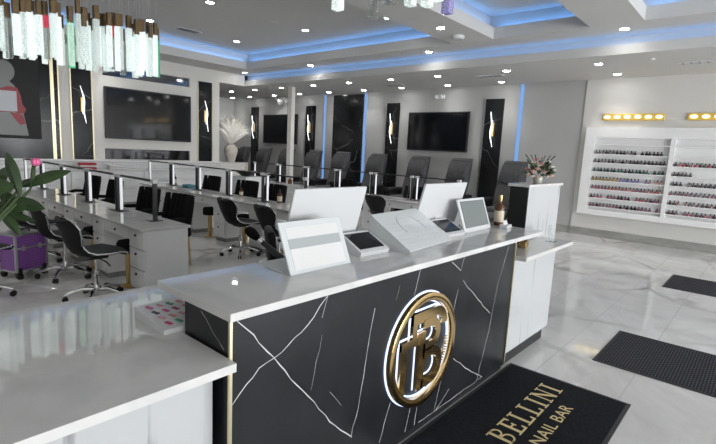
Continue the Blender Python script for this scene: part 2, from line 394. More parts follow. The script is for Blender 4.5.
# ------------------------------------------------------------------ televisions and wall lights
def tv(name_label, loc, rz, w_, h_):
    t = thing('television', name_label, 'television', loc, rz)      # local: faces -y
    B().box(-w_/2, w_/2, -.06, 0, -h_/2, h_/2, .006).build('bezel', m_plastic, t)
    B().box(-w_/2+.035, w_/2-.035, -.063, -.055, -h_/2+.04, h_/2-.035).build('screen', m_screen, t)
tv('large black television on the left wall reflecting the windows', (5.93, YL-.022, 2.285), 0, 2.31, 1.28)
tv('black television on the far wall over the pedicure chairs, middle right', (XW-.022, 7.15, 2.28), -PI/2, 1.94, 1.07)
tv('black television on the far wall partly behind the column', (XW-.022, 13.97, 2.29), -PI/2, 1.94, 1.07)
def sconce(loc, rz, label):
    if not hasattr(sconce, 'p'):
        t = thing('wall_sconce', label, 'wall light', loc, rz, 'wavy wall lights')
        B().box(-.05, .05, -.05, 0, -.17, .17, .01).build('backplate', m_gold, t)
        for s, z0, nm in ((1, .05, 'light_blade'), (-1, -.05, 'light_blade')):
            b = B(); rs = []
            for k in range(15):
                q = k/14; z = s*(-.22+q*.66); x = s*(.04*math.sin(q*PI*1.25)-.025); hw = .004+.013*math.sin(q*PI)
                y = -.07-.03*math.sin(q*PI)
                rs.append([(x-hw, y, z), (x, y-.018, z), (x+hw, y, z), (x, y+.012, z)])
            b.rings(rs).build(nm, m_white_led, t, True)
        sconce.p = t; return t
    return dup(sconce.p, loc, rz, label, 'wavy wall lights')
sconce((4.28, YL-.02, 2.42), 0, 'white wavy wall light on black panel left of the big television')
sconce((7.57, YL-.02, 2.42), 0, 'white wavy wall light on black panel right of the big television')
for y, lb in ((15.55, 'behind the dried plumes'), (12.34, 'just right of the column'), (8.73, 'left of the middle right television'), (5.5, 'rightmost, near the grey corner')):
    sconce((XW-.04, y, 2.35), -PI/2, 'white wavy wall light on a far wall black panel, %s' % lb)

# ------------------------------------------------------------------ poster on the left wall
t = thing('poster', 'dark poster of a grey figure with red gloves holding a pale bag', 'poster', (2.2, YL-.02, 2.4))
B().box(-1.3, 1.2, -.02, 0, -.85, .92).build('panel', mat('poster_black', (.010, .010, .011), .6), t)
b = B()
fy = lambda x, z, d: (x, -.021-d, z)
def blob(cx, cz, rx, rz, n=18, a0=0): return [(cx+rx*math.cos(a0+2*PI*k/n), cz+rz*math.sin(a0+2*PI*k/n)) for k in range(n)]
b.prism([(.35, -.78), (.95, -.78), (.88, -.35), (.80, .1), (.74, .28), (.60, .42), (.35, .45), (.1, .3), (-.1, -.2), (-.2, -.78)], fy, .002)
b.prism(blob(.55, .58, .20, .23), fy, .004)
b.mi = 1
b.prism([(.45, .20), (.62, .27), (.78, .25), (.84, .08), (.86, -.10), (.93, -.20), (.88, -.30), (.76, -.31), (.70, -.26), (.42, -.30)], fy, .0055)
b.prism([(.62, -.28), (.86, -.33), (.90, -.52), (.80, -.55), (.70, -.42)], fy, .005)
b.mi = 2
b.prism([(.28, .16), (.76, .17), (.76, -.26), (.28, -.28)], fy, .0065)
b.build('figure', [mat('print_grey', (.24, .25, .25), .4), mat('print_red', (.30, .012, .025), .4), mat('print_pale', (.55, .57, .62), .4)], t)
# ------------------------------------------------------------------ back cabinets along the left wall
wt = B().box(1.2, 8.0, 12.08, 12.63, .87, .90, .004).build('worktop', m_quartz)
tag(wt, 'long white worktop of the back cabinets under the left wall', 'worktop')
def back_cab(x, label):
    if not hasattr(back_cab, 'p'):
        t = thing('back_cabinet', label, 'cabinet', (x, 12.1, 0), 0, 'back cabinets along the left wall')
        B().box(0, .84, .02, .52, .08, .87).build('body', m_white, t)
        B().box(0, .84, .06, .50, 0, .08).build('plinth', m_base, t)
        for k in range(4):
            z = .10+k*.19
            d = B().box(.01, .83, 0, .02, z, z+.175, .003).build('drawer', m_white, t)
            B().box(.22, .62, -.02, 0, z+.13, z+.142).build('handle', m_alu, d)
        back_cab.p = t; return
    dup(back_cab.p, (x, 12.1, 0), 0, label)
for k in range(8): back_cab(1.25+k*.845, 'white four drawer cabinet under the left wall, %s from its left end' % ORD[k])
def stack(loc, label, m, n, sx, sy, h):
    t = thing('folded_towels', label, 'towels', loc, random.uniform(-.2, .2))
    for k in range(n): B().box(-sx, sx, -sy, sy, k*h, k*h+h*.92, h*.3).build('towel', m if k % 2 == 0 else m_paper, t, True)
stack((4.2, 12.3, .9), 'folded red and white towels on the back worktop', mat('red_towel', (.45, .03, .05), .9), 3, .18, .12, .05)
stack((4.9, 12.35, .9), 'folded white towels on the back worktop below the television', m_paper, 2, .2, .14, .05)

# ------------------------------------------------------------------ vase with pampas on the pony wall
t = thing('vase', 'pale stone vase on the half wall holding dried plumes', 'vase', (8.77, YL+.46, 1.0905))
B().lathe([(.001, 0), (.10, 0), (.13, .05), (.20, .26), (.215, .37), (.19, .46), (.13, .52), (.12, .54), (.14, .56), (.11, .56), (.09, .5), (.001, .45)], seg=28).build('body', m_vase, t, True)
t = thing('dried_plumes', 'cream pampas plumes standing in the pale stone vase', 'dried plant', (8.77, YL+.46, 1.6))
rnd = random.Random(3)
for k in range(26):
    a = -.80+1.85*k/25+rnd.uniform(-.08, .08); ln = rnd.uniform(.80, 1.05)*(1-.12*abs(a)); dy = rnd.uniform(-.10, .20)
    pts = [Vector((math.sin(a*q)*ln*q*.85, dy*q*q, math.cos(a*.8*q)*ln*q-.1)) for q in [i/9 for i in range(10)]]
    st = B().tube(pts[:5], .006, 5).build('stem', m_label, t, True)
    b = B(); b.tube(pts[2:], .05, 7, [.02, .07, .11, .125, .12, .095, .06, .012])
    for i in range(160):
        q = rnd.uniform(2.2, 8.6); i0 = int(q); p = pts[i0].lerp(pts[min(9, i0+1)], q-i0)
        d = (pts[min(9, i0+1)]-pts[i0]).normalized(); v = Vector((rnd.gauss(0, 1), rnd.gauss(0, 1), rnd.gauss(0, 1))).normalized()
        e = p+v*.15+d*.10; s_ = v.cross(d).normalized()*.012
        b.bm.faces.new([b.bm.verts.new(p+s_), b.bm.verts.new(p-s_), b.bm.verts.new(e)])
    b.build('plume', m_pampas, t, True)

# ------------------------------------------------------------------ polish wall: bars of bulbs, rack, bottles
def bar_light(yc, label):
    t = thing('vanity_light', label, 'wall light', (XW-.03, yc, 2.64))
    B().box(-.05, 0, -.58, .58, -.07, .07, .008).build('backplate', mat('lamp_gold', (.85, .60, .16), .4, .5), t)
    for k in range(6):
        y = .58-.0967-k*.1933
        B().ball((-.055, y, .002), .062, (.6, 1, .5), 12).build('bulb', m_warm, t, True)
bar_light(2.36, 'gold bar of six warm bulbs over the left bay of polish rack')
bar_light(.81, 'gold bar of warm bulbs cut by the right edge of view')
XR = XW-.03
t = thing('polish_rack', 'white wall rack of shelves for nail polish bottles', 'rack', (XR, 0, 0))
b = B()
b.box(-.12, 0, 3.02, 3.22, .50, 2.42).box(-.12, 0, -1.6, 3.02, 2.20, 2.42).box(-.12, 0, -1.6, 3.02, .50, .62)
b.box(-.02, 0, -1.6, 3.02, .62, 2.20)
b.build('frame', m_white, t)
for y in (1.56, .09, -1.4): B().box(-.12, -.02, y-.04, y+.04, .62, 2.20).build('divider', m_white, t)
SH = [2.06, 1.85, 1.66, 1.465, 1.27, 1.08, .885, .69]
for y0, y1 in ((1.60, 3.02), (.13, 1.52), (-1.36, .05)):
    for z in SH: B().box(-.115, -.02, y0, y1, z-.02, z).build('shelf', m_white, t)
PCOL = {'dark plum': (.05, .012, .025), 'black': (.012, .012, .014), 'grey': (.16, .15, .16), 'rose': (.38, .13, .15), 'red': (.36, .02, .03), 'teal': (.05, .13, .12),
        'ochre': (.36, .25, .10), 'lilac': (.22, .20, .42), 'nude pink': (.45, .27, .25), 'mauve': (.25, .12, .17)}
PME = {}
for n, cc in PCOL.items():
    b = B(); b.lathe([(.001, 0), (.028, 0), (.031, .01), (.031, .038), (.012, .046)], seg=8); b.mi = 1
    b.lathe([(.013, .044), (.014, .05), (.011, .085), (.001, .086)], seg=8)
    o = b.build('polish_bottle', [mat('polish_'+n.replace(' ', '_'), cc, .12), m_plastic], None, True)
    PME[n] = o.data; bpy.data.objects.remove(o)
PAL = {'left': [None, ['black', 'dark plum', 'grey'], ['dark plum', 'grey', 'black'], ['teal', 'black', 'teal'], 0, ['mauve', 'rose', 'nude pink'], ['rose', 'dark plum', 'mauve'], ['black', 'grey', 'mauve']],
       'right': [None, None, ['red', 'rose', 'dark plum'], ['black', 'dark plum', 'black'], ['dark plum', 'black', 'grey'], ['mauve', 'grey', 'rose'], ['grey', 'nude pink', 'dark plum'], ['mauve', 'dark plum', 'rose']]}
rnd = random.Random(11)
for bay, ya, n, st in (('left', 2.97, 20, .0685), ('right', 1.47, 18, .0685)):
    for k, z in enumerate(SH):
        pal = PAL[bay][k]
        if pal is None: continue
        for i in range(n):
            if bay == 'right' and k == 3 and i > 4: break
            if rnd.random() < .06: continue
            cn = rnd.choice(pal) if pal else ('ochre' if i < 8 else 'lilac' if i < 16 else 'nude pink')
            o = bpy.data.objects.new('polish_bottle', PME[cn]); COL.objects.link(o)
            o.location = (XR-.068+rnd.uniform(-.012, .012), ya-i*st+rnd.uniform(-.006, .006), z+.0005)
            tag(o, 'small %s polish bottle, %s from left on %s shelf of %s rack bay' % (cn, ORD[i], ORD[k], bay), 'nail polish',
                'bottles on the %s rack shelf %s' % (bay, ORD[k]))
# ------------------------------------------------------------------ pedicure chairs
def pedi_chair(y, label):
    if not hasattr(pedi_chair, 'p'):
        t = thing('pedicure_chair', label, 'pedicure chair', (10.45, y, 0), 0, 'pedicure chairs along the far wall')   # faces -x
        B().box(-.45, .42, -.36, .36, 0, .34, .03).build('base', m_plastic, t)
        B().box(-.42, .26, -.27, .27, .34, .52, .05).build('seat', m_grey, t, True)
        rs = []
        for q in range(9):
            f = q/8; x = .20+.40*f; z = .46+1.10*f; hw = .30+.03*math.sin(f*PI)-.03*f**4; th = .09-.02*f
            rs.append([(x-th-.02, -hw+.05, z-.02), (x-th*.6, -hw, z), (x+th, -hw, z+.03), (x+th, hw, z+.03), (x-th*.6, hw, z), (x-th-.02, hw-.05, z-.02), (x-th, 0, z-.02)])
        B().rings(rs).build('backrest', m_grey, t, True)
        rs = []
        for q in range(7):
            f = q/6; x = .41+.14*f; z = 1.10+.40*f; hw = .27; th = .03+.05*math.sin(f*PI)*.8
            rs.append([(x-.09-th, -hw*.9, z), (x-.03, -hw, z), (x-.03, hw, z), (x-.09-th, hw*.9, z), (x-.11-th, 0, z-.04*(1-f))])
        B().rings(rs).build('head_pillow', m_grey, t, True)
        for s in (-1, 1):
            b = B(); b.box(-.30, .32, s*.42-.09, s*.42+.09, .3, .60, .05)
            b.box(-.36, .36, s*.42-.10, s*.42+.10, .58, .70, .055); b.build('armrest', m_leather, t, True)
        B().box(-.72, -.42, -.24, .24, .30, .44, .05, (0, -.35, 0), (-.42, 0, .4)).build('leg_rest', m_grey, t, True)
        b = B(); b.rings([[(-.95+sx*(.30+.10*f)*1, sy*(.30+.08*f), .02+.30*f) for sx, sy in ((-1, -1), (1, -1), (1, 1), (-1, 1))] for f in (0, .5, 1)])
        b.build('foot_basin', m_plastic, t)
        pedi_chair.p = t; return
    dup(pedi_chair.p, (10.45, y, 0), 0, label)
for y, lb in ((15.6, 'leftmost, behind the dried plumes'), (14.3, 'second from the left, right of the vase'), (13.0, 'just left of the column'), (11.62, 'just right of the column'), (10.35, 'in front of the wide black panel'),
              (8.88, 'in front of the wall light left of the television'), (7.38, 'under the left half of the right television'), (6.1, 'under the right end of the right television'), (4.65, 'rightmost, by the tall cabinet')):
    pedi_chair(y, 'charcoal reclining pedicure chair, %s' % lb)

# ------------------------------------------------------------------ manicure desks
UP = 1.03
def desk_unit(x, y, label, group):
    if not hasattr(desk_unit, 'p'):
        t = thing('manicure_desk', label, 'desk', (x, y, 0), 0, group)
        B().box(.02, .49, 0, .35, .07, .73).build('pedestal', m_white, t)
        B().box(.05, .48, .02, .33, 0, .07).build('plinth', m_base, t)
        for z0, z1 in ((.09, .30), (.31, .52), (.53, .72)):
            d = B().box(0, .02, .008, .342, z0, z1, .003).build('drawer', m_white, t)
            B().lathe([(.001, -.018), (.014, -.018), (.014, -.008), (.007, 0)], seg=8).build('knob', m_plastic, d, True)
            k = d.children[0]; k.rotation_euler = (0, PI/2, 0); k.location = (0, .175, z1-.05)
        d = B().box(0, .02, .36, UP-.01, .60, .72, .003).build('drawer', m_white, t)
        k = B().lathe([(.001, -.018), (.014, -.018), (.014, -.008), (.007, 0)], seg=8).build('knob', m_plastic, d, True)
        k.rotation_euler = (0, PI/2, 0); k.location = (0, .69, .66)
        B().box(.02, .48, .35, UP, .60, .73).build('apron', m_white, t)
        desk_unit.p = t; return
    dup(desk_unit.p, (x, y, 0), 0, label, group)
def desk_lamp(x, y, ln, label, group):
    if not hasattr(desk_lamp, 'p'):
        t = thing('desk_lamp', label, 'desk lamp', (x, y, .76), 0, group)
        for s in (0, 1):
            yy = s*.9
            p = B().box(-.024, .024, yy-.02 if s == 0 else yy, yy if s == 0 else yy+.02, .008, .44).build('post', m_plastic, t)
            B().box(-.016, .016, yy if s == 0 else yy-.012, yy+.012 if s == 0 else yy, .02, .44).build('light_strip', m_lampface, p)
            B().box(-.07, .07, yy-.055, yy+.055, 0, .006, .003).build('base_plate', m_plastic, t)
            B().box(-.03, .03, yy-.035, yy+.035, .425, .47, .006).build('corner_cap', m_wplast, t)
        b = B().box(-.02, .02, .03, .87, .442, .464).build('bar', m_plastic, t)
        desk_lamp.p = t; return
    dup(desk_lamp.p, (x, y, .76), 0, label, group)
def stool(x, y, label):
    if not hasattr(stool, 'p'):
        t = thing('stool', label, 'stool', (x, y, 0), 0, 'gold stemmed stools under the desks')
        B().lathe([(.001, 0), (.10, 0), (.10, .012), (.035, .02), (.035, .40), (.001, .40)], seg=20).build('stem', m_gold, t, True)
        B().lathe([(.001, .40), (.12, .40), (.125, .41), (.125, .50), (.11, .53), (.001, .535)], seg=20).build('cushion', m_velvet, t, True)
        stool.p = t; return
    dup(stool.p, (x, y, 0), 0, label)
# technician chair (faces +x)
def loft(b, st, m=9, curv=.05, th=.03):
    """st: (centre xz, half width, curl) with a shell of thickness th"""
    C = [Vector((s[0], 0, s[1])) for s in st]; up, lo = [], []
    for i, s in enumerate(st):
        d = (C[min(i+1, len(C)-1)]-C[max(i-1, 0)]).normalized(); nrm = Vector((d.z, 0, -d.x))   # points up/forward
        if nrm.z < 0 and abs(d.x) > abs(d.z): nrm = -nrm
        r1, r2 = [], []
        for k in range(m):
            q = -1+2*k/(m-1); p = C[i]+Vector((0, q*s[2], 0))+nrm*(s[3]*q*q)
            e = th*(1-.55*abs(q)**3)/2
            r1.append(p+nrm*e); r2.append(p-nrm*e)
        up.append(r1); lo.append(r2)
    b.rings([u_+list(reversed(l_)) for u_, l_ in zip(up, lo)])
    return [[u_[0].lerp(l_[0], .5) for u_, l_ in zip(up, lo)], [u_[-1].lerp(l_[-1], .5) for u_, l_ in zip(up, lo)]]
def star_base(t, zs):
    B().lathe([(.001, .09), (.035, .09), (.035, .12), (.028, .13), (.028, .30), (.017, .30), (.017, zs), (.001, zs)], seg=14).build('gas_lift', m_chrome, t, True)
    for k in range(5):
        a = 2*PI*k/5+.3; c_, s_ = math.cos(a), math.sin(a)
        l = B().tube([(0, 0, .105), (.12*c_, .12*s_, .125), (.22*c_, .22*s_, .10), (.285*c_, .285*s_, .075)], .02, 8, [.028, .024, .019, .014]).build('leg', m_chrome, t, True)
        w_ = B()
        for o in (-.014, .014):
            cc = Vector((.285*c_-s_*o, .285*s_+c_*o, .028)); ax = Vector((-s_, c_, 0))
            w_.tube([cc-ax*.009, cc+ax*.009], .028, 12)
        w_.build('caster', m_rubber, l, True)
def tech_chair(x, y, rz, label):
    G = 'black technician chairs at the desks'
    if not hasattr(tech_chair, 'p'):
        t = thing('technician_chair', label, 'chair', (x, y, 0), rz, G)
        seat = [(.25, .475, .15, .0), (.235, .50, .19, .0), (.16, .515, .225, .01), (.04, .50, .235, .02), (-.08, .495, .22, .03), (-.16, .51, .19, .045), (-.205, .545, .17, .055)]
        back = [(-.205, .545, .17, .055), (-.24, .59, .165, .06), (-.26, .65, .19, .06), (-.275, .71, .225, .06), (-.29, .77, .24, .06), (-.31, .825, .225, .05), (-.325, .855, .18, .045), (-.33, .865, .12, .04)]
        b = B(); e1 = loft(b, seat, 9, .03, .055); b.build('seat', m_leather, t, True)
        b = B(); e2 = loft(b, back, 9, .05, .045); b.build('backrest', m_leather, t, True)
        b = B()
        L_, R_ = e1[0]+e2[0][1:], e1[1]+e2[1][1:]
        b.tube(L_+list(reversed(R_)), .009, 6); b.build('chrome_edge', m_chrome, t, True)
        B().box(-.09, .09, -.09, .09, .445, .475, .01).build('seat_plate', m_plastic, t)
        B().tube([(0, -.05, .45), (.02, -.2, .43), (.03, -.25, .40)], .007, 6).build('lever', m_plastic, t, True)
        star_base(t, .45)
        tech_chair.p = t; return
    dup(tech_chair.p, (x, y, 0), rz, label)
# customer chair (faces -x)
def cust_chair(x, y, rz, label):
    G = 'black quilted client chairs'
    if not hasattr(cust_chair, 'p'):
        t = thing('client_chair', label, 'chair', (x, y, 0), rz, G)
        B().box(-.24, .24, -.25, .25, .40, .51, .04).build('seat', m_velvet, t, True)
        b = B(); n = 7
        for k in range(n):
            yy = -.27+.54*k/(n-1)
            rs = []
            for f in [i/6 for i in range(7)]:
                xx = .20+.09*f+.0*f; zz = .46+.50*f; r = .045*(1-.25*f**6)
                bend = -.07*(yy/.27)**2
                rs.append([(xx+bend+r*math.cos(a), yy+r*1.02*math.sin(a), zz) for a in [2*PI*i/8 for i in range(8)]])
            b.rings(rs)
        b.build('backrest', m_velvet, t, True)
        for s in (-1, 1):
            B().tube([(.2, s*.27, .66), (0, s*.285, .67), (-.16, s*.27, .64), (-.18, s*.25, .5)], .028, 8).build('armrest', m_velvet, t, True)
        for sx, sy in ((-.2, -.2), (-.2, .2), (.2, -.2), (.2, .2)):
            B().tube([(sx, sy, .42), (sx*1.15, sy*1.1, 0)], .013, 8, [.016, .011]).build('leg', m_gold, t, True)
        cust_chair.p = t; return
    dup(cust_chair.p, (x, y, 0), rz, label)
ROWS = [('left', 2.13, 4.76, 5), ('middle', 4.42, 4.76, 5), ('far', 7.22, 3.75, 6)]
for nm, x, y0, n in ROWS:
    top = B().box(x-.03, x+.52, y0-.015, y0+n*UP+.05, .73, .76, .005).build('desk_worktop', m_quartz)
    tag(top, 'continuous white worktop of the %s row of manicure desks' % nm, 'worktop')
    e = B().box(x+.02, x+.49, y0+n*UP, y0+n*UP+.03, 0, .73).build('end_panel', m_white)
    tag(e, 'white panel closing the back end of the %s desk row' % nm, 'panel')
    for k in range(n):
        pos = 'at its near end' if k == 0 else 'at its back end' if k == n-1 else '%s from its near end' % ORD[k]
        desk_unit(x, y0+k*UP, 'white drawer desk of the %s row, %s' % (nm, pos), 'manicure desks')
        desk_lamp(x+.33, y0+.44+k*UP, .9, 'black and white arch lamp on the %s desk row, %s' % (nm, pos), 'arch lamps on the desks')
        if nm != 'far': stool(x+.10, y0+.61+k*UP, 'gold stemmed black stool under the %s desk row, %s' % (nm, pos))
for x, y, r, lb in ((1.79, 5.10, .05, 'nearest at the left desks'), (1.83, 6.17, -.03, 'second from the near end of the left desks'), (1.80, 7.15, .1, 'beside the purple case, under the plant leaves'),
                 (.95, 5.85, .5, 'at the left edge of view'), (4.12, 5.92, 0, 'at the middle desks, left of the brush'), (4.12, 5.02, -.05, 'at the middle desks, just left of the white monitors'), (6.8, 5.3, 0, 'at the far desks')):
    tech_chair(x, y, r, 'black butterfly chair with chrome edge, %s' % lb)
for x, y, r, lb in ((2.97, 5.97, .1, 'nearest behind the left desks'), (2.99, 6.92, 0, 'second behind the left desks'), (3.04, 8.3, -.1, 'third behind the left desks'), (3.07, 9.35, 0, 'farthest behind the left desks'),
                    (5.35, 6.9, 0, 'nearest behind the middle desks'), (5.35, 7.75, .1, 'second behind the middle desks'), (5.35, 9.05, 0, 'farthest behind the middle desks'), (8.1, 5.6, 0, 'nearest behind the far desks'), (8.1, 7.6, 0, 'farthest behind the far desks')):
    cust_chair(x, y, r, 'black quilted client chair, %s' % lb)
# bottles and jars on the desks
def bottle(loc, h, r, label, m=m_amber, lab=True, pump=True):
    t = thing('bottle', label, 'bottle', loc)
    B().lathe([(.001, 0), (r, 0), (r, h*.6), (r*.8, h*.68), (r*.35, h*.76), (r*.35, h*.8), (.001, h*.8)], seg=16).build('body', m, t, True)
    if lab: B().lathe([(r*1.01, h*.12), (r*1.02, h*.13), (r*1.02, h*.48), (r*1.01, h*.49)], seg=16).build('label', m_label, t, True)
    if pump: B().lathe([(r*.42, h*.8), (r*.42, h*.88), (r*.15, h*.89), (r*.15, h*.96), (r*.4, h*.97), (r*.3, h), (.001, h)], seg=12).build('pump', m_plastic, t, True)
    else: B().lathe([(r*.38, h*.79), (r*.40, h*.8), (r*.40, h), (.001, h)], seg=12).build('cap', m_gold, t, True)
bottle((4.87, 5.93, .76), .22, .04, 'amber bottle with cream label at the near lamp of middle desks')
bottle((4.88, 9.40, .76), .24, .045, 'dark bottle by the farthest lamp of the middle desks', m_dglass)
bottle((4.86, 6.98, .76), .17, .035, 'amber bottle with cream label, second lamp of middle desks')
bottle((7.62, 8.9, .76), .16, .05, 'small brown jar bottle on the far desks left end', m_amber, False)
t = thing('bowl', 'dark shallow bowl with a wooden pestle on a box past the middle desks', 'bowl', (6.0, 8.45, 1.0))
B().lathe([(.001, 0), (.08, 0), (.22, .09), (.24, .11), (.22, .11), (.07, .02), (.001, .02)], seg=20).build('body', m_plastic, t, True)
B().tube([(0, 0, .02), (.03, .02, .24)], .025, 8).build('pestle', m_label, t, True)
t = thing('cabinet', 'low white cabinet behind the middle desks carrying a dark bowl', 'cabinet', (6.0, 8.45, 0))
B().box(-.25, .25, -.35, .35, .05, 1.0, .004).build('body', m_white, t)
B().box(-.22, .22, -.32, .32, 0, .05).build('plinth', m_base, t)
tag(B().box(-.09, .09, -.12, .12, 0, .06, .02).build('towel', mat('teal_towel', (.07, .22, .25), .9), None, True, (4.83, 8.72, .76)), 'folded teal towel on the middle desks near a lamp', 'towel')

# ------------------------------------------------------------------ purple trolley case
t = thing('trolley_case', 'purple and silver rolling makeup case on the floor by the chairs', 'case', (1.50, 6.53, 0), .40)
HX, HY = .185, .13
B().box(-HX, HX, -HY, HY, .09, .36, .004).build('body', m_purple, t)
B().box(-HX, HX, -HY, HY, .365, .52, .004).build('lid', m_purple, t)
for z in (.09, .36, .515): B().box(-HX-.006, HX+.006, -HY-.006, HY+.006, z-.010, z+.010, .002).build('rim', m_alu, t)
for sx in (-1, 1):
    for sy in (-1, 1): B().box(sx*HX-.013, sx*HX+.013, sy*HY-.013, sy*HY+.013, .08, .525, .003).build('corner_rail', m_alu, t)
for sx in (-1, 1):
    for sy in (-1, 1):
        q = B().box(sx*.15-.03, sx*.15+.03, sy*.11-.03, sy*.11+.03, .055, .13, .008).build('caster_block', m_plastic, t)
        B().tube([(sx*.15-.02, sy*.13, .035), (sx*.15+.02, sy*.13, .035)], .035, 14).build('wheel', m_rubber, q, True)
B().tube([(-.08, 0, .52), (-.08, 0, .56), (.08, 0, .56), (.08, 0, .52)], .012, 8).build('handle', m_plastic, t, True)
for sx in (-.1, .1): B().box(sx-.02, sx+.02, -HY-.015, -HY, .33, .39, .003).build('latch', m_alu, t)

# ------------------------------------------------------------------ reception counter
CX0, CX1, CY, CB = .935, 3.468, 1.40, 1.725
t = thing('reception_counter', 'long black veined reception counter with white quartz top', 'counter', (0, 0, 0))
pan = B().box(CX0, CX1, CY, CB, .05, 1.035)
# pale veins inlaid in the front and end faces
def P(px, py, plane='y', val=CY):
    d = rt2*((px-358)/468.25)+dn2*((py-222)/468.25)+fw
    k = (val/d.y) if plane == 'y' else (val/d.x)
    return Vector((0, 0, 1.676))+d*k
VE = [([(237.3, 320.5), (273.6, 357.2), (307.3, 396.3), (330, 421), (351.4, 436.6)], 5), ([(226.6, 407.6), (246, 385), (258, 368), (274, 357.2), (290, 345), (301, 332), (314, 318), (327.5, 295)], 4.5), ([(420.5, 268.5), (414.2, 295.6)], 5),
      ([(464.6, 257), (460.8, 270.4), (452, 262)], 4), ([(508.7, 246), (497.4, 285.5), (488.6, 331), (476, 385)], 5), ([(463.4, 280.5), (476, 297), (489.8, 313.3)], 4), ([(458.3, 289.3), (452.8, 313.3)], 5),
      ([(453.3, 358.5), (468.4, 369.8), (481, 386.2)], 5), ([(375, 308), (369.6, 332), (360, 397.5), (351, 438)], 4), ([(449, 389), (436, 412), (433, 422)], 4), ([(441, 380), (433, 422)], 4),
      ([(390.3, 402.6), (379, 443)], 5), ([(410.4, 407), (404, 443)], 4), ([(417, 407), (413, 443)], 4), ([(480, 386), (437, 411), (418, 424)], 3.5), ([(400, 285), (396, 300)], 2.5), ([(328, 295), (322, 318)], 3), ([(322, 335), (311, 390)], 2), ([(330, 392), (341, 405)], 2.5)]
rnd = random.Random(5); pan.mi = 1
def vein(pts, wmm, ax):
    pp = []
    for a, b_ in zip(pts, pts[1:]):
        n = max(2, int((b_-a).length/.05))
        for i in range(n): pp.append(a.lerp(b_, i/n))
    pp.append(pts[-1])
    for i in range(1, len(pp)-1): pp[i] = pp[i]+Vector((rnd.uniform(-1, 1)*(ax == 'y'), rnd.uniform(-1, 1)*(ax == 'x'), rnd.uniform(-1, 1)))*.006
    nrm = Vector((0, -1, 0)) if ax == 'y' else Vector((-1, 0, 0)); prev = None; n0 = len(pan.bm.faces)
    for i, p in enumerate(pp):
        d = (pp[min(i+1, len(pp)-1)]-pp[max(i-1, 0)]).normalized(); s_ = d.cross(nrm).normalized()*wmm*.00078*rnd.uniform(.3, .75)
        cur = (pan.bm.verts.new(p+s_+nrm*.0004), pan.bm.verts.new(p-s_+nrm*.0004))
        if prev: pan.bm.faces.new((prev[0], prev[1], cur[1], cur[0])).material_index = 1
        prev = cur
for pts, wmm in VE:
    q = [P(*p) for p in pts]; q = [Vector((min(CX1-.005, max(CX0+.01, v.x)), CY, min(1.03, max(.06, v.z)))) for v in q]
    vein(q, wmm, 'y')
q = [P(*p, 'x', CX0) for p in ((201, 311), (212, 330), (224, 350))]; q = [Vector((CX0, v.y, v.z)) for v in q]; vein(q, 4, 'x')
pan.build('body', [m_blackp, m_vein], t)
B().box(CX0+.01, CX1-.01, CY+.012, CB, 0, .05).build('plinth', m_plastic, t)
B().box(.925, 4.012, 1.385, 1.945, 1.037, 1.07, .003).build('countertop', m_quartz, t)
B().box(CX0-.006, CX0+.006, CY-.006, CY+.006, 0, 1.036).build('corner_strip', m_brass, t)
B().box(CX1-.004, CX1+.010, CY-.008, CY+.006, .05, 1.036).build('corner_strip', m_brass, t)
B().box(CX0+.03, CX1-.03, CY+.02, CB-.02, 1.03, 1.04).build('support_rail', m_plastic, t)
# lower left counter
t = thing('low_counter', 'low white counter with streaked front at the bottom left', 'counter', (0, 0, 0))
B().prism([(-1.9, 1.345), (.925, 1.345), (.925, 1.735), (1.62, 1.735), (1.62, 2.42), (-1.9, 2.42)], lambda x, y, d: (x, y, .865+d), .033).build('countertop', m_quartz, t)
B().prism([(-1.85, 1.47), (.905, 1.47), (.905, 1.76), (1.57, 1.76), (1.57, 2.36), (-1.85, 2.36)], lambda x, y, d: (x, y, .08+d), .785).build('body', m_wood, t)
B().box(-1.83, .88, 1.52, 2.3, 0, .08).build('plinth', m_plastic, t)
# lower right counter
t = thing('low_counter', 'low white counter with streaked front right of the black counter', 'counter', (0, 0, 0))
B().box(3.482, 4.60, 1.306, 1.60, .893, .926, .003).build('countertop', m_quartz, t)
B().box(3.482, 4.42, 1.40, 1.59, .12, .893).build('body', m_wood, t)
B().box(3.482, 4.38, 1.43, 1.57, 0, .12).build('plinth', m_blackp, t)
# tall cabinet beyond
t = thing('tall_cabinet', 'tall streaked white cabinet with black end behind the low counter', 'cabinet', (4.28, 1.66, 0))
B().box(.02, .88, 0, .17, .06, 1.41).build('body', m_wood, t)
B().box(0, .02, -.002, .17, .06, 1.41).build('end_panel', m_black, t)
B().box(.03, .87, .02, .16, 0, .06).build('plinth', m_plastic, t)
B().box(-.02, .90, -.02, .19, 1.41, 1.435, .003).build('top', m_quartz, t)
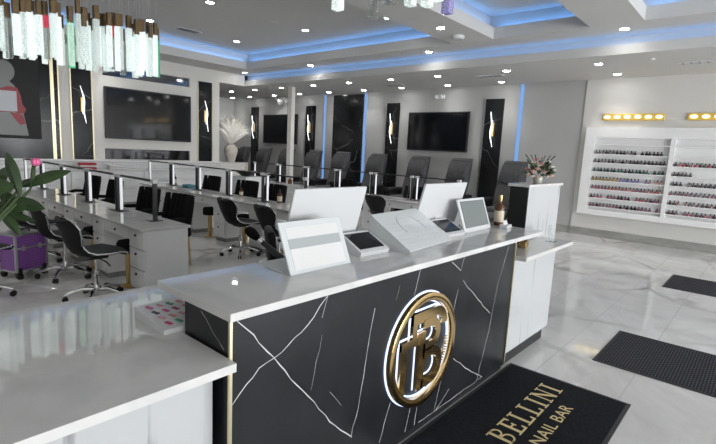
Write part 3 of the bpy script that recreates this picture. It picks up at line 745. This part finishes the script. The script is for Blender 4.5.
# emblem
t = thing('emblem', 'round gold lit emblem with letters on the black counter front', 'emblem', (2.222, CY, .552))
fe = lambda x, z, d: (x, -d, z)
def ring_part(r0, r1, d0, d1, n=56):
    b = B(); rs = []
    for k in range(n+1):
        a = 2*PI*k/n; c_, s_ = math.cos(a), math.sin(a)
        rs.append([(r*c_, -d, r*s_) for r, d in ((r0, d0), (r1, d0), (r1, d1), ((r0+r1)/2, d1+.006), (r0, d1))])
    return b.rings(rs, True, False)
ring_part(.292, .338, .010, .038).build('ring', m_gold2, t, True)
ring_part(.330, .344, .002, .007).build('light_ring', m_halo, t, True)
ring_part(.280, .288, .003, .012).build('inner_light_ring', m_halo, t, True)
def arc(cx, cz, r, a0, a1, n=9): return [(cx+r*math.cos(a0+(a1-a0)*k/n), cz+r*math.sin(a0+(a1-a0)*k/n)) for k in range(n+1)]
def letters(grow, d0, d1, name, m):
    b = B(); f = lambda x, z, d: (x, -d0-d, z); g = grow
    # B: stem and two bowls as bent bars
    b.prism([(-.055-g, -.21-g), (.0+g, -.21-g), (.0+g, .10+g), (-.055-g, .10+g)], f, d1-d0)
    def bowl(cx, cz, r, th):
        o = arc(cx, cz, r+g, -PI/2, PI/2); i = arc(cx, cz, r-th-g, PI/2, -PI/2)
        b.prism([(-.02, cz-r-g)]+o+[(-.02, cz+r+g), (-.02, cz+r-th-g)]+i+[(-.02, cz-r+th+g)], f, d1-d0)
    bowl(.055, .075, .085, .045); bowl(.07, -.105, .105, .05)
    # second letter behind: tall stem and long top bar
    b.prism([(-.20-g, -.19-g), (-.155+g, -.215-g), (-.155+g, .075+g), (-.20-g, .075+g)], f, d1-d0-.008)
    b.prism([(-.20-g, .04-g), (-.03, .04-g), (-.03, .085+g), (-.20-g, .085+g)], f, d1-d0-.004)
    b.prism([(-.115-g, .15-g), (.10+g, .15-g), (.10+g, .21+g), (-.115-g, .21+g)], f, d1-d0-.004)
    b.prism([(-.115-g, .06-g), (-.075+g, .06-g), (-.075+g, .21+g), (-.115-g, .21+g)], f, d1-d0-.006)
    o = arc(.10, .10, .11+g, 0, PI/2, 7); i = arc(.10, .10, .06-g, PI/2, 0, 7)
    b.prism(o+i, f, d1-d0-.006)
    b.build(name, m, t)
letters(0, .010, .036, 'monogram', m_gold2)
letters(.004, .002, .006, 'monogram_glow', m_halo)
for o in t.children:
    if o.name.startswith('monogram'): o.scale = (1.13, 1, 1.13)
b = B()
for k in range(11):   # small raised letters round the lower right
    a = math.radians(-75+k*7.5); c_, s_ = math.cos(a), math.sin(a); r = .245
    for o in (-.008, .008): b.tube([(r*c_-s_*o-c_*.02, -.022, r*s_+c_*o-s_*.02), (r*c_-s_*o+c_*.02, -.022, r*s_+c_*o+s_*.02)], .0055, 5)
    if k % 2: b.tube([(r*c_-s_*.008, -.022, r*s_+c_*.008), (r*c_+s_*.008, -.022, r*s_-c_*.008)], .0055, 5)
b.build('small_lettering', m_gold2, t)
# ------------------------------------------------------------------ mats
def fmat(x0, x1, y0, y1, m, label):
    t = thing('floor_mat', label, 'mat', ((x0+x1)/2, (y0+y1)/2, 0)); a, c_ = (x1-x0)/2, (y1-y0)/2
    B().box(-a, a, -c_, c_, 0.0005, .008, .002).build('border', m_edge, t)
    B().box(-a+.025, a-.025, -c_+.025, c_-.025, .004, .011, .002).build('carpet', m, t); return t
mt = fmat(2.02, 3.61, .515, 1.395, m_mat_b, 'black carpet mat with gold lettering at the counter')
fmat(4.21, 5.18, -.75, .93, m_rib, 'grey ribbed mat nearest on the marble floor')
fmat(7.59, 8.60, -.75, .93, m_rib, 'grey ribbed mat farther away near the right wall')
def glyph(ch):
    S = .13; T = .10; sf = .06      # units of cap height: stem, thin bar, serif
    if ch == 'I': return [[(0, 0), (.37, 0), (.37, sf), (.25, sf), (.25, 1-sf), (.37, 1-sf), (.37, 1), (0, 1), (0, 1-sf), (.12, 1-sf), (.12, sf), (0, sf)]], .37
    if ch == 'L': return [[(0, 0), (.62, 0), (.62, .24), (.55, .24), (.51, .08), (.25, .08), (.25, 1-sf), (.37, 1-sf), (.37, 1), (0, 1), (0, 1-sf), (.12, 1-sf), (.12, sf), (0, sf)]], .62
    if ch == 'E': return [[(0, 0), (.62, 0), (.62, .24), (.55, .24), (.51, .08), (.25, .08), (.25, .47), (.44, .47), (.44, .40), (.50, .40), (.50, .62), (.44, .62), (.44, .55), (.25, .55), (.25, .92), (.50, .92), (.54, .78), (.60, .78), (.60, 1), (0, 1), (0, 1-sf), (.12, 1-sf), (.12, sf), (0, sf)]], .62
    if ch == 'N': return [[(0, 0), (.28, 0), (.28, sf), (.17, sf), (.17, .80), (.62, 0), (.72, 0), (.72, 1-sf), (.82, 1-sf), (.82, 1), (.54, 1), (.54, 1-sf), (.65, 1-sf), (.65, .22), (.21, 1), (0, 1), (0, 1-sf), (.10, 1-sf), (.10, sf), (0, sf)]], .82
    if ch == 'B':
        up = arc(.36, .755, .245, PI/2, -PI/2, 10); lo = arc(.38, .265, .265, PI/2, -PI/2, 10)
        out = [(0, 1)]+up+lo+[(0, 0), (0, sf), (.12, sf), (.12, 1-sf), (0, 1-sf)]
        return [out], .65
def holes(ch):
    if ch != 'B': return []
    return [[(.25, .93)]+arc(.34, .745, .185, PI/2, -PI/2, 9)+[(.25, .56)], [(.25, .48)]+arc(.36, .275, .205, PI/2, -PI/2, 9)+[(.25, .07)]]
letm = B(); x = 2.52-mt.location.x; capH = .155; yb = .925-mt.location.y
cut = B()
for ch in 'BELLINI':
    polys, wd = glyph(ch); k = capH*1.13
    for p in polys:
        if ch == 'B':     # strokes, so that the counters stay open
            fz = lambda a, b_, d, x=x: (x+a*k, yb+b_*capH, .0115+d)
            letm.prism([(0, 0), (.37, 0), (.37, sf_ := .06), (.25, .06), (.25, .94), (.37, .94), (.37, 1), (0, 1), (0, .94), (.12, .94), (.12, .06), (0, .06)], fz, .0012)
            for cx, cz, r, ri in ((.34, .76, .24, .165), (.36, .26, .26, .185)):
                o = arc(cx, cz, r, -PI/2, PI/2, 10); i = arc(cx, cz, ri, PI/2, -PI/2, 10)
                letm.prism([(.2, cz-r)]+o+[(.2, cz+r), (.2, cz+ri)]+i+[(.2, cz-ri)], fz, .0012)
        else:
            letm.prism(p, lambda a, b_, d, x=x: (x+a*k, yb+b_*capH, .0115+d), .0012)
    x += wd*k+.030
SCX = (3.445-2.52)/(x-.030-(2.52-mt.location.x))
xl = 2.52-mt.location.x
for v in letm.bm.verts: v.co.x = xl+(v.co.x-xl)*SCX
letm.build('lettering', m_letter, mt)
cu = bpy.data.curves.new('small_lettering', 'FONT'); cu.body = 'NAIL BAR'; cu.size = .112; cu.extrude = .0006; cu.space_character = 1.05
to = bpy.data.objects.new('text_source', cu); COL.objects.link(to)
bpy.context.view_layer.update()
me = bpy.data.meshes.new_from_object(to.evaluated_get(bpy.context.evaluated_depsgraph_get())); bpy.data.objects.remove(to)
me.materials.clear(); me.materials.append(m_letter)
xsn = [v.co.x for v in me.vertices]; f = .59/(max(xsn)-min(xsn))
for v in me.vertices: v.co.x = (v.co.x-min(xsn))*f if False else v.co.x*f
o = bpy.data.objects.new('small_lettering', me); COL.objects.link(o); o.parent = mt; o.location = (2.64-mt.location.x, .79-mt.location.y, .0118)

# ------------------------------------------------------------------ things on the counter
ZC = 1.0703
def slab(name, label, cat, p0, ux, w_, h_, tilt, th, m, z=ZC):
    """a panel w_ wide, leaning back; local frame: x along, y back, lower front edge at origin"""
    t = thing(name, label, cat, (p0[0], p0[1], z), math.atan2(ux[1], ux[0])); return t
def lean_box(b, x0, x1, h, th, tilt, z0=0, y0=0):
    return b.box(x0, x1, y0, y0+th, z0, z0+h, .004, (-tilt, 0, 0), (0, y0, z0))
# glossy leaning sign with folded-back foot
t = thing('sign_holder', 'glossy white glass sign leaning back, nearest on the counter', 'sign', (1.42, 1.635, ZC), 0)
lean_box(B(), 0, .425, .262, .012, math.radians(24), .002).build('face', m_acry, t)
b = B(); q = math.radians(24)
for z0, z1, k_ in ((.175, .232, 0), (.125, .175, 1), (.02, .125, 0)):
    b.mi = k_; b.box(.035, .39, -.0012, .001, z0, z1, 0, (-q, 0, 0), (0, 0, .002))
b.build('painted_reflection', [m_paper, mat('reflection_grey', (.38, .41, .42), .2)], t)  # white and grey bands of room reflection painted onto the sign face
B().box(0, .425, .0, .17, 0, .006, .002).build('foot', m_acry, t)
# white monitors seen from behind
def monitor(x, y, w_, label, rz=0):
    t = thing('monitor', label, 'monitor', (x, y, ZC), rz)
    lean_box(B(), -w_/2, w_/2, .345, .018, -math.radians(15), .05, .06).build('screen_back', m_wplast, t)
    lean_box(B(), -w_/2+.015, w_/2-.015, .31, .003, -math.radians(15), .065, .0752).build('screen', m_screen, t)
    lean_box(B(), -.05, .05, .12, .02, -math.radians(8), .004, .047).build('neck', m_wplast, t)
    B().box(-.12, .12, .02, .07, 0, .008, .003).build('foot', m_wplast, t)
monitor(1.905, 1.872, .58, 'large white monitor back, left of the two on the counter', .0)
monitor(3.17, 1.88, .61, 'large white monitor back, right of the two on the counter', 0)
def terminal(x, y, rz, label):
    t = thing('card_terminal', label, 'card terminal', (x, y, ZC), rz)
    rs = [[(-.12, -.085, .0), (.12, -.085, .0), (.12, .10, 0), (-.12, .10, 0)], [(-.125, -.095, .025), (.125, -.095, .025), (.115, .09, .11), (-.115, .09, .11)]]
    B().rings(rs).build('body', m_wplast, t)
    a = math.atan2(.085, .185)
    B().box(-.105, .105, .03, .182, -.001, .003, .001, (a, 0, 0), (0, 0, 0)).build('screen', m_screen, t)
    t.children[-1].location = (0, -.095, .0255)
    B().box(-.03, .05, .008, .022, 0, .004, 0, (a, 0, 0), (0, 0, 0)).build('card_slot', m_plastic, t)
    t.children[-1].location = (0, -.095, .0255)
    B().box(-.11, .11, -.06, .09, -.0, .004).build('base', m_wplast, t)
    return t
terminal(2.115, 1.775, -.05, 'white card terminal with black screen, left one on the counter')
terminal(3.09, 1.79, -.05, 'white card terminal with black screen, right one by the grey tablet')
# printed acrylic sheet leaning far back on a wedge
t = thing('menu_board', 'white printed acrylic board lying slanted on the counter', 'board', (2.31, 1.58, ZC), .09)
a = math.radians(32)
B().box(0, .60, 0, .36, 0, .014, .003, (a, 0, 0), (0, 0, 0)).build('sheet', m_acry, t)
b = B(); rnd = random.Random(2)
for r in range(7):
    for c0 in (.06, .23, .41):
        b.box(c0, c0+rnd.uniform(.07, .13), .06+r*.037, .066+r*.037, .0142, .0147, 0, (a, 0, 0), (0, 0, 0))
for q in (arc(.30, .19, .13, -.3, PI+.3, 24),):
    b.tube([Vector((p[0], p[1]*math.cos(a)-.0145*math.sin(a), p[1]*math.sin(a)+.0145*math.cos(a))) for p in q], .003, 4)
b.build('print', mat('grey_print', (.48, .49, .51), .4), t)
for x_ in (0.0, .588): B().prism([(0, 0), (.30, 0), (.30, .187)], lambda p, q, d, x_=x_: (x_+d, p, q), .01).build('side_bracket', m_acry, t)
# grey tablet on stand
t = thing('tablet_stand', 'white tablet with grey screen standing at the counter end', 'tablet', (3.50, 1.73, ZC), .02)
lean_box(B(), -.235, .235, .268, .014, math.radians(20), .006).build('bezel', m_wplast, t)
lean_box(B(), -.20, .20, .215, .002, math.radians(20), .0375, .0085).build('screen', m_lcd, t)
for o in t.children[1:]: o.location = (0, -.0005, 0)
B().box(-.2, .2, .0, .16, 0, .006, .002).build('foot', m_wplast, t)
B().box(-.18, .18, .08, .16, .006, .012).build('stand', m_wplast, t)
t = thing('card_holder', 'small white business card holder beyond the grey tablet', 'card holder', (3.87, 1.66, ZC), .1)
B().box(-.06, .06, -.03, .04, 0, .03, .004).build('tray', m_wplast, t)
B().box(-.05, .05, -.004, 0, .01, .065, 0, (-.35, 0, 0), (0, 0, .01)).build('card', m_paper, t)
bottle((3.965, 1.775, ZC), .27, .042, 'dark wine bottle with cream label at the counter end', m_amber, True, False)
t = thing('tissue_box', 'small grey and white box between grey tablet and wine bottle', 'box', (3.80, 1.895, ZC), 0)
B().box(-.07, .07, -.045, .045, 0, .09, .004).build('body', m_wplast, t); B().box(-.06, .06, -.047, -.044, .01, .07).build('label', m_lcd, t)
# on the low right counter
t = thing('tape_dispenser', 'small gold tape dispenser on the low right counter', 'dispenser', (3.90, 1.50, .9263), .2)
B().box(-.06, .06, -.03, .03, 0, .055, .008).build('body', m_gold, t); B().tube([(0, -.03, .06), (0, .03, .06)], .035, 16).build('roll', m_gold, t, True)
t = thing('brochure_holder', 'clear acrylic stand at the outer end of the low counter', 'holder', (4.40, 1.45, .9263), .1)
mg = mat('clear_acrylic', (.92, .95, .97), .05, trans=.9)
B().box(-.05, .05, -.004, .004, 0, .15, .001, (-.12, 0, 0)).build('back', mg, t); B().box(-.05, .05, -.05, .03, 0, .005, .001).build('foot', mg, t)
# swatch tray on the low left counter
t = thing('swatch_box', 'white tilted box of nail colour swatches beside the black panel', 'swatch box', (.90, 1.735, .8985), PI/2)
rs = [[(0, 0, 0), (.32, 0, 0), (.32, .27, 0), (0, .27, 0)], [(0, 0, .02), (.32, 0, .02), (.32, .27, .05), (0, .27, .05)]]
t.location = (.855, 1.745, .8985); t.rotation_euler = (0, 0, 0)
B().rings(rs).build('case', m_wplast, t)
pc = [(.45, .02, .14), (.5, .2, .2), (.02, .02, .06), (.03, .25, .14), (.30, .02, .1), (.55, .25, .32), (.1, .12, .25), (.5, .06, .25)]
pm = [mat('swatch_colour', c_, .2) for c_ in pc]
for i in range(6):
    for j in range(4):
        o = B().box(-.009, .009, -.017, .017, 0, .003, .001).build('swatch', pm[(i*3+j*5+i*j) % 8], t)
        y_ = .05+j*.058; o.rotation_euler = (math.atan2(.03, .27), 0, .35); o.location = (.045+i*.046, y_, .0202+.111*y_)
# flowers on the tall cabinet
t = thing('flower_vase', 'small clear vase on the tall white cabinet holding flowers', 'vase', (4.72, 1.745, 1.4355))
B().lathe([(.001, 0), (.035, 0), (.045, .02), (.045, .06), (.04, .07), (.034, .05), (.001, .02)], seg=18).build('body', mat('frosted_vase', (.42, .42, .36), .2), t, True)
t = thing('flower_bouquet', 'bouquet of pink and white flowers on the tall white cabinet', 'flowers', (4.72, 1.745, 1.505))
rnd = random.Random(9)
mf = [mat('blush_petal', (.72, .46, .40), .7), mat('ivory_petal', (.76, .72, .64), .7), mat('rose_petal', (.55, .22, .22), .7)]
for k in range(84):
    a = rnd.uniform(0, 2*PI); e = math.acos(rnd.uniform(-.35, 1)); r = rnd.uniform(.07, .15)
    p = Vector((math.cos(a)*math.sin(e)*r*1.05, math.sin(a)*math.sin(e)*r*1.05, math.cos(e)*r*1.0+.035))
    if k % 5 < 2:
        b = B(); c_ = rnd.uniform(.014, .026)
        b.ball(p, c_*.7, (1, 1, .9), 8)
        for i in range(6):
            q = p+Vector((math.cos(i*PI/3), math.sin(i*PI/3), .1))*c_*.7; b.ball(q, c_*.6, (1, 1, .6), 6)
        b.build('blossom', rnd.choice(mf), t, True)
    else:
        b = B(); d = p.normalized(); s_ = d.cross(Vector((rnd.uniform(-1, 1), rnd.uniform(-1, 1), .3))).normalized(); n_ = d.cross(s_)*.008
        L_ = rnd.uniform(.04, .075); p = p*.85
        rs = [[p+d*L_*f+s_*w_, p+d*L_*f+n_, p+d*L_*f-s_*w_, p+d*L_*f-n_*.3] for f, w_ in ((0, .003), (.35, .018), (.7, .014), (1, .002))]
        b.rings(rs).build('leaf', m_leaf, t, True)
for k in range(6):
    a = k*1.05; B().tube([(0, 0, .02), (math.cos(a)*.09, math.sin(a)*.09, .15), (math.cos(a)*.14, math.sin(a)*.14, .205)], .003, 4, [.003, .003, .007]).build('twig', m_stem, t)
# ------------------------------------------------------------------ office chair behind the counter
t = thing('office_chair', 'black office chair behind the reception counter, armrest showing', 'chair', (3.0, 3.37, 0), 1.0)
B().box(-.25, .25, -.25, .25, .46, .54, .035).build('seat', m_leather, t, True)
B().box(-.20, .20, .20, .28, .56, .90, .035, (-.1, 0, 0), (0, .24, .56)).build('backrest', m_leather, t, True)
B().tube([(0, .1, .46), (0, .25, .47), (0, .27, .62)], .02, 8).build('back_support', m_plastic, t, True)
for s in (-1, 1):
    B().tube([(s*.24, .05, .48), (s*.31, .05, .50), (s*.31, .05, .70)], .02, 8).build('arm_post', m_plastic, t, True)
    B().box(s*.31-.04, s*.31+.04, -.14, .16, .70, .735, .016).build('armrest', m_plastic, t, True)
star_base(t, .46)
t = thing('duster_brush', 'big black round headed brush leaning behind the counter', 'brush', (2.18, 2.43, .79), 0)
B().tube([(.01, 0, .022), (-.06, .10, .09), (-.133, .25, .196)], .022, 10, [.024, .024, .018]).build('handle', m_plastic, t, True)
B().tube([(-.133, .25, .196), (-.150, .27, .218)], .021, 12).build('ferrule', m_chrome, t, True)
B().tube([(-.150, .27, .218), (-.170, .285, .242), (-.19, .30, .264), (-.212, .315, .285), (-.222, .322, .295)], .05, 14, [.022, .033, .037, .030, .010]).build('head', m_velvet, t, True)
t = thing('side_table', 'low black table on the staff side behind the counter', 'table', (2.30, 2.40, 0))
B().box(-.32, .42, -.16, .30, .76, .79, .004).build('tabletop', m_plastic, t)
for x_ in (-.29, .39):
    for y_ in (-.13, .27): B().box(x_-.02, x_+.02, y_-.02, y_+.02, 0, .76).build('leg', m_plastic, t)

# ------------------------------------------------------------------ plant at the left edge
t = thing('potted_plant', 'broad leaved green plant at the left edge before the chairs', 'plant', (.28, 2.15, .8985))
B().lathe([(.001, 0), (.09, 0), (.12, .18), (.125, .20), (.11, .20), (.10, .17), (.001, .16)], seg=20).build('pot', m_white, t, True)
LV = [((20, 195), (10, 168), (6, 152), .05), ((22, 186), (46, 176), (71, 171), .045), ((14, 186), (30, 180), (44, 182), .03), ((6, 200), (28, 204), (45, 209), .05), ((-2, 190), (8, 205), (22, 200), .05), ((-10, 210), (18, 216), (36, 221), .03), ((-14, 180), (-2, 190), (14, 184), .06), ((30, 190), (34, 172), (33, 160), .02), ((-6, 200), (8, 222), (22, 236), .045), ((-2, 214), (14, 206), (34, 202), .05), ((-12, 196), (0, 176), (8, 166), .05)]
def at(px, py, dep): 
    d = rt2*((px-358)/468.25)+dn2*((py-222)/468.25)+fw
    return Vector((0, 0, 1.676))+d*dep-t.location
for k, (a, m_, e, wd) in enumerate(LV):
    dep = 1.98+.05*(k % 3); A, Mi, E = at(*a, dep), at(*m_, dep-.04), at(*e, dep-.02)
    root_p = Vector((0, 0, .17)); b = B(); rs = []
    for q in [i/10 for i in range(11)]:
        p = A*(1-q)**2+2*Mi*q*(1-q)+E*q*q; d = ((Mi-A)*(1-q)+(E-Mi)*q).normalized()
        s_ = d.cross(Vector(fw)).normalized(); n_ = s_.cross(d).normalized(); hw = wd*.55*math.sin(PI*min(1, .06+q*.93))**.8
        rs.append([p+s_*hw+n_*hw*.25, p+s_*hw*.5+n_*hw*.05, p, p-s_*hw*.5+n_*hw*.05, p-s_*hw+n_*hw*.25, p-n_*.004])
    o = b.rings(rs).build('leaf', m_leaf, t, True)
    B().tube([root_p, root_p.lerp(A, .5)+Vector((0, 0, .06)), A], .006, 6).build('stem', m_stem, t, True)
A = at(36, 163, 1.95); b = B()
for i in range(5): b.ball(A+Vector((math.cos(i*1.26)*.008, math.sin(i*1.26)*.008, .004)), .011, (1, 1, 1.5), 7)
b.build('bud', m_pink, t, True); B().tube([at(33, 172, 1.97), A], .004, 5).build('bud_stem', m_stem, t)
# ------------------------------------------------------------------ chandeliers
def chandelier(label, c, spec, zc, can):
    t = thing('chandelier', label, 'chandelier', (c[0], c[1], zc))
    B().box(-can[0], can[0], -can[1], can[1], -.06, 0, .01).build('canopy', m_chrome, t)
    protos = {}
    for (x, y, zb, ln, w_, m) in spec:
        key = (m.name, round(ln, 2), round(w_, 3))
        loc = (x-c[0], y-c[1], zb-zc)
        cr = B().box(-w_/2, w_/2, -w_/2, w_/2, 0, ln, .004).build('crystal', m, t, False, loc)
        if m is m_cryr:
            cr.data.materials[0] = m_cryk; B().box(-w_/2-.001, w_/2+.001, -w_/2-.001, w_/2+.001, ln*.72, ln, .004).build('tinted_top', m_cryr, cr)
        if m.name != 'bubbled_crystal': cr['label'] = m.name.split('_')[0]+' crystal'
        B().box(-w_*.48, w_*.48, -w_*.48, w_*.48, ln, ln+.17, .006).build('cap', m_bronze, cr)
        B().tube([(0, 0, ln+.17), (0, 0, zc-.03-zb)], .003, 4).build('wire', m_alu, cr)
rnd = random.Random(21); sp = []
NC = 66
for k in range(NC):
    f = k/(NC-1); x = .95+2.42*f+rnd.uniform(-.05, .05); y = 7.25+rnd.uniform(-.2, .2)
    zb = 2.63+rnd.uniform(-.07, .05); m = m_cry
    if k in (29, 52): m = m_cryr
    elif k in (20, 24, 55): m = m_cryk; zb -= .06
    elif k in (37,): m = m_cryg; zb -= .05
    sp.append((x, y, zb, rnd.choice((.48, .54, .60)), rnd.choice((.055, .06, .068)), m))
for x, y in ((3.36, 7.2), (3.42, 7.32), (3.47, 7.22)): sp.append((x, y, 2.62, .60, .05, m_cry))
sp.append((3.54, 7.3, 2.62, .56, .048, m_cryg))
chandelier('long chandelier of lit bubbled crystal bars at the upper left', (2.3, 7.25), sp, ZT, (1.35, .3))
sp = [(2.66, 2.26, 2.60, .6, .062, m_cryk), (2.39, 2.35, 2.60, .6, .062, m_cry), (2.47, 1.97, 2.60, .6, .062, m_cryr), (2.57, 1.88, 2.60, .6, .06, m_cry), (2.64, 1.80, 2.60, .6, .06, m_cry), (2.60, 1.70, 2.61, .6, .06, m_cry), (2.84, 1.77, 2.60, .6, .062, m_cryv),
      (2.2, 1.9, 2.65, .6, .06, m_cry), (2.3, 1.6, 2.66, .6, .06, m_cry), (2.5, 1.5, 2.66, .6, .06, m_cry), (2.1, 1.65, 2.66, .6, .06, m_cryg)]
chandelier('second crystal chandelier, only its lowest bars showing at the top edge', (2.45, 1.72), sp, ZT, (.4, .2))
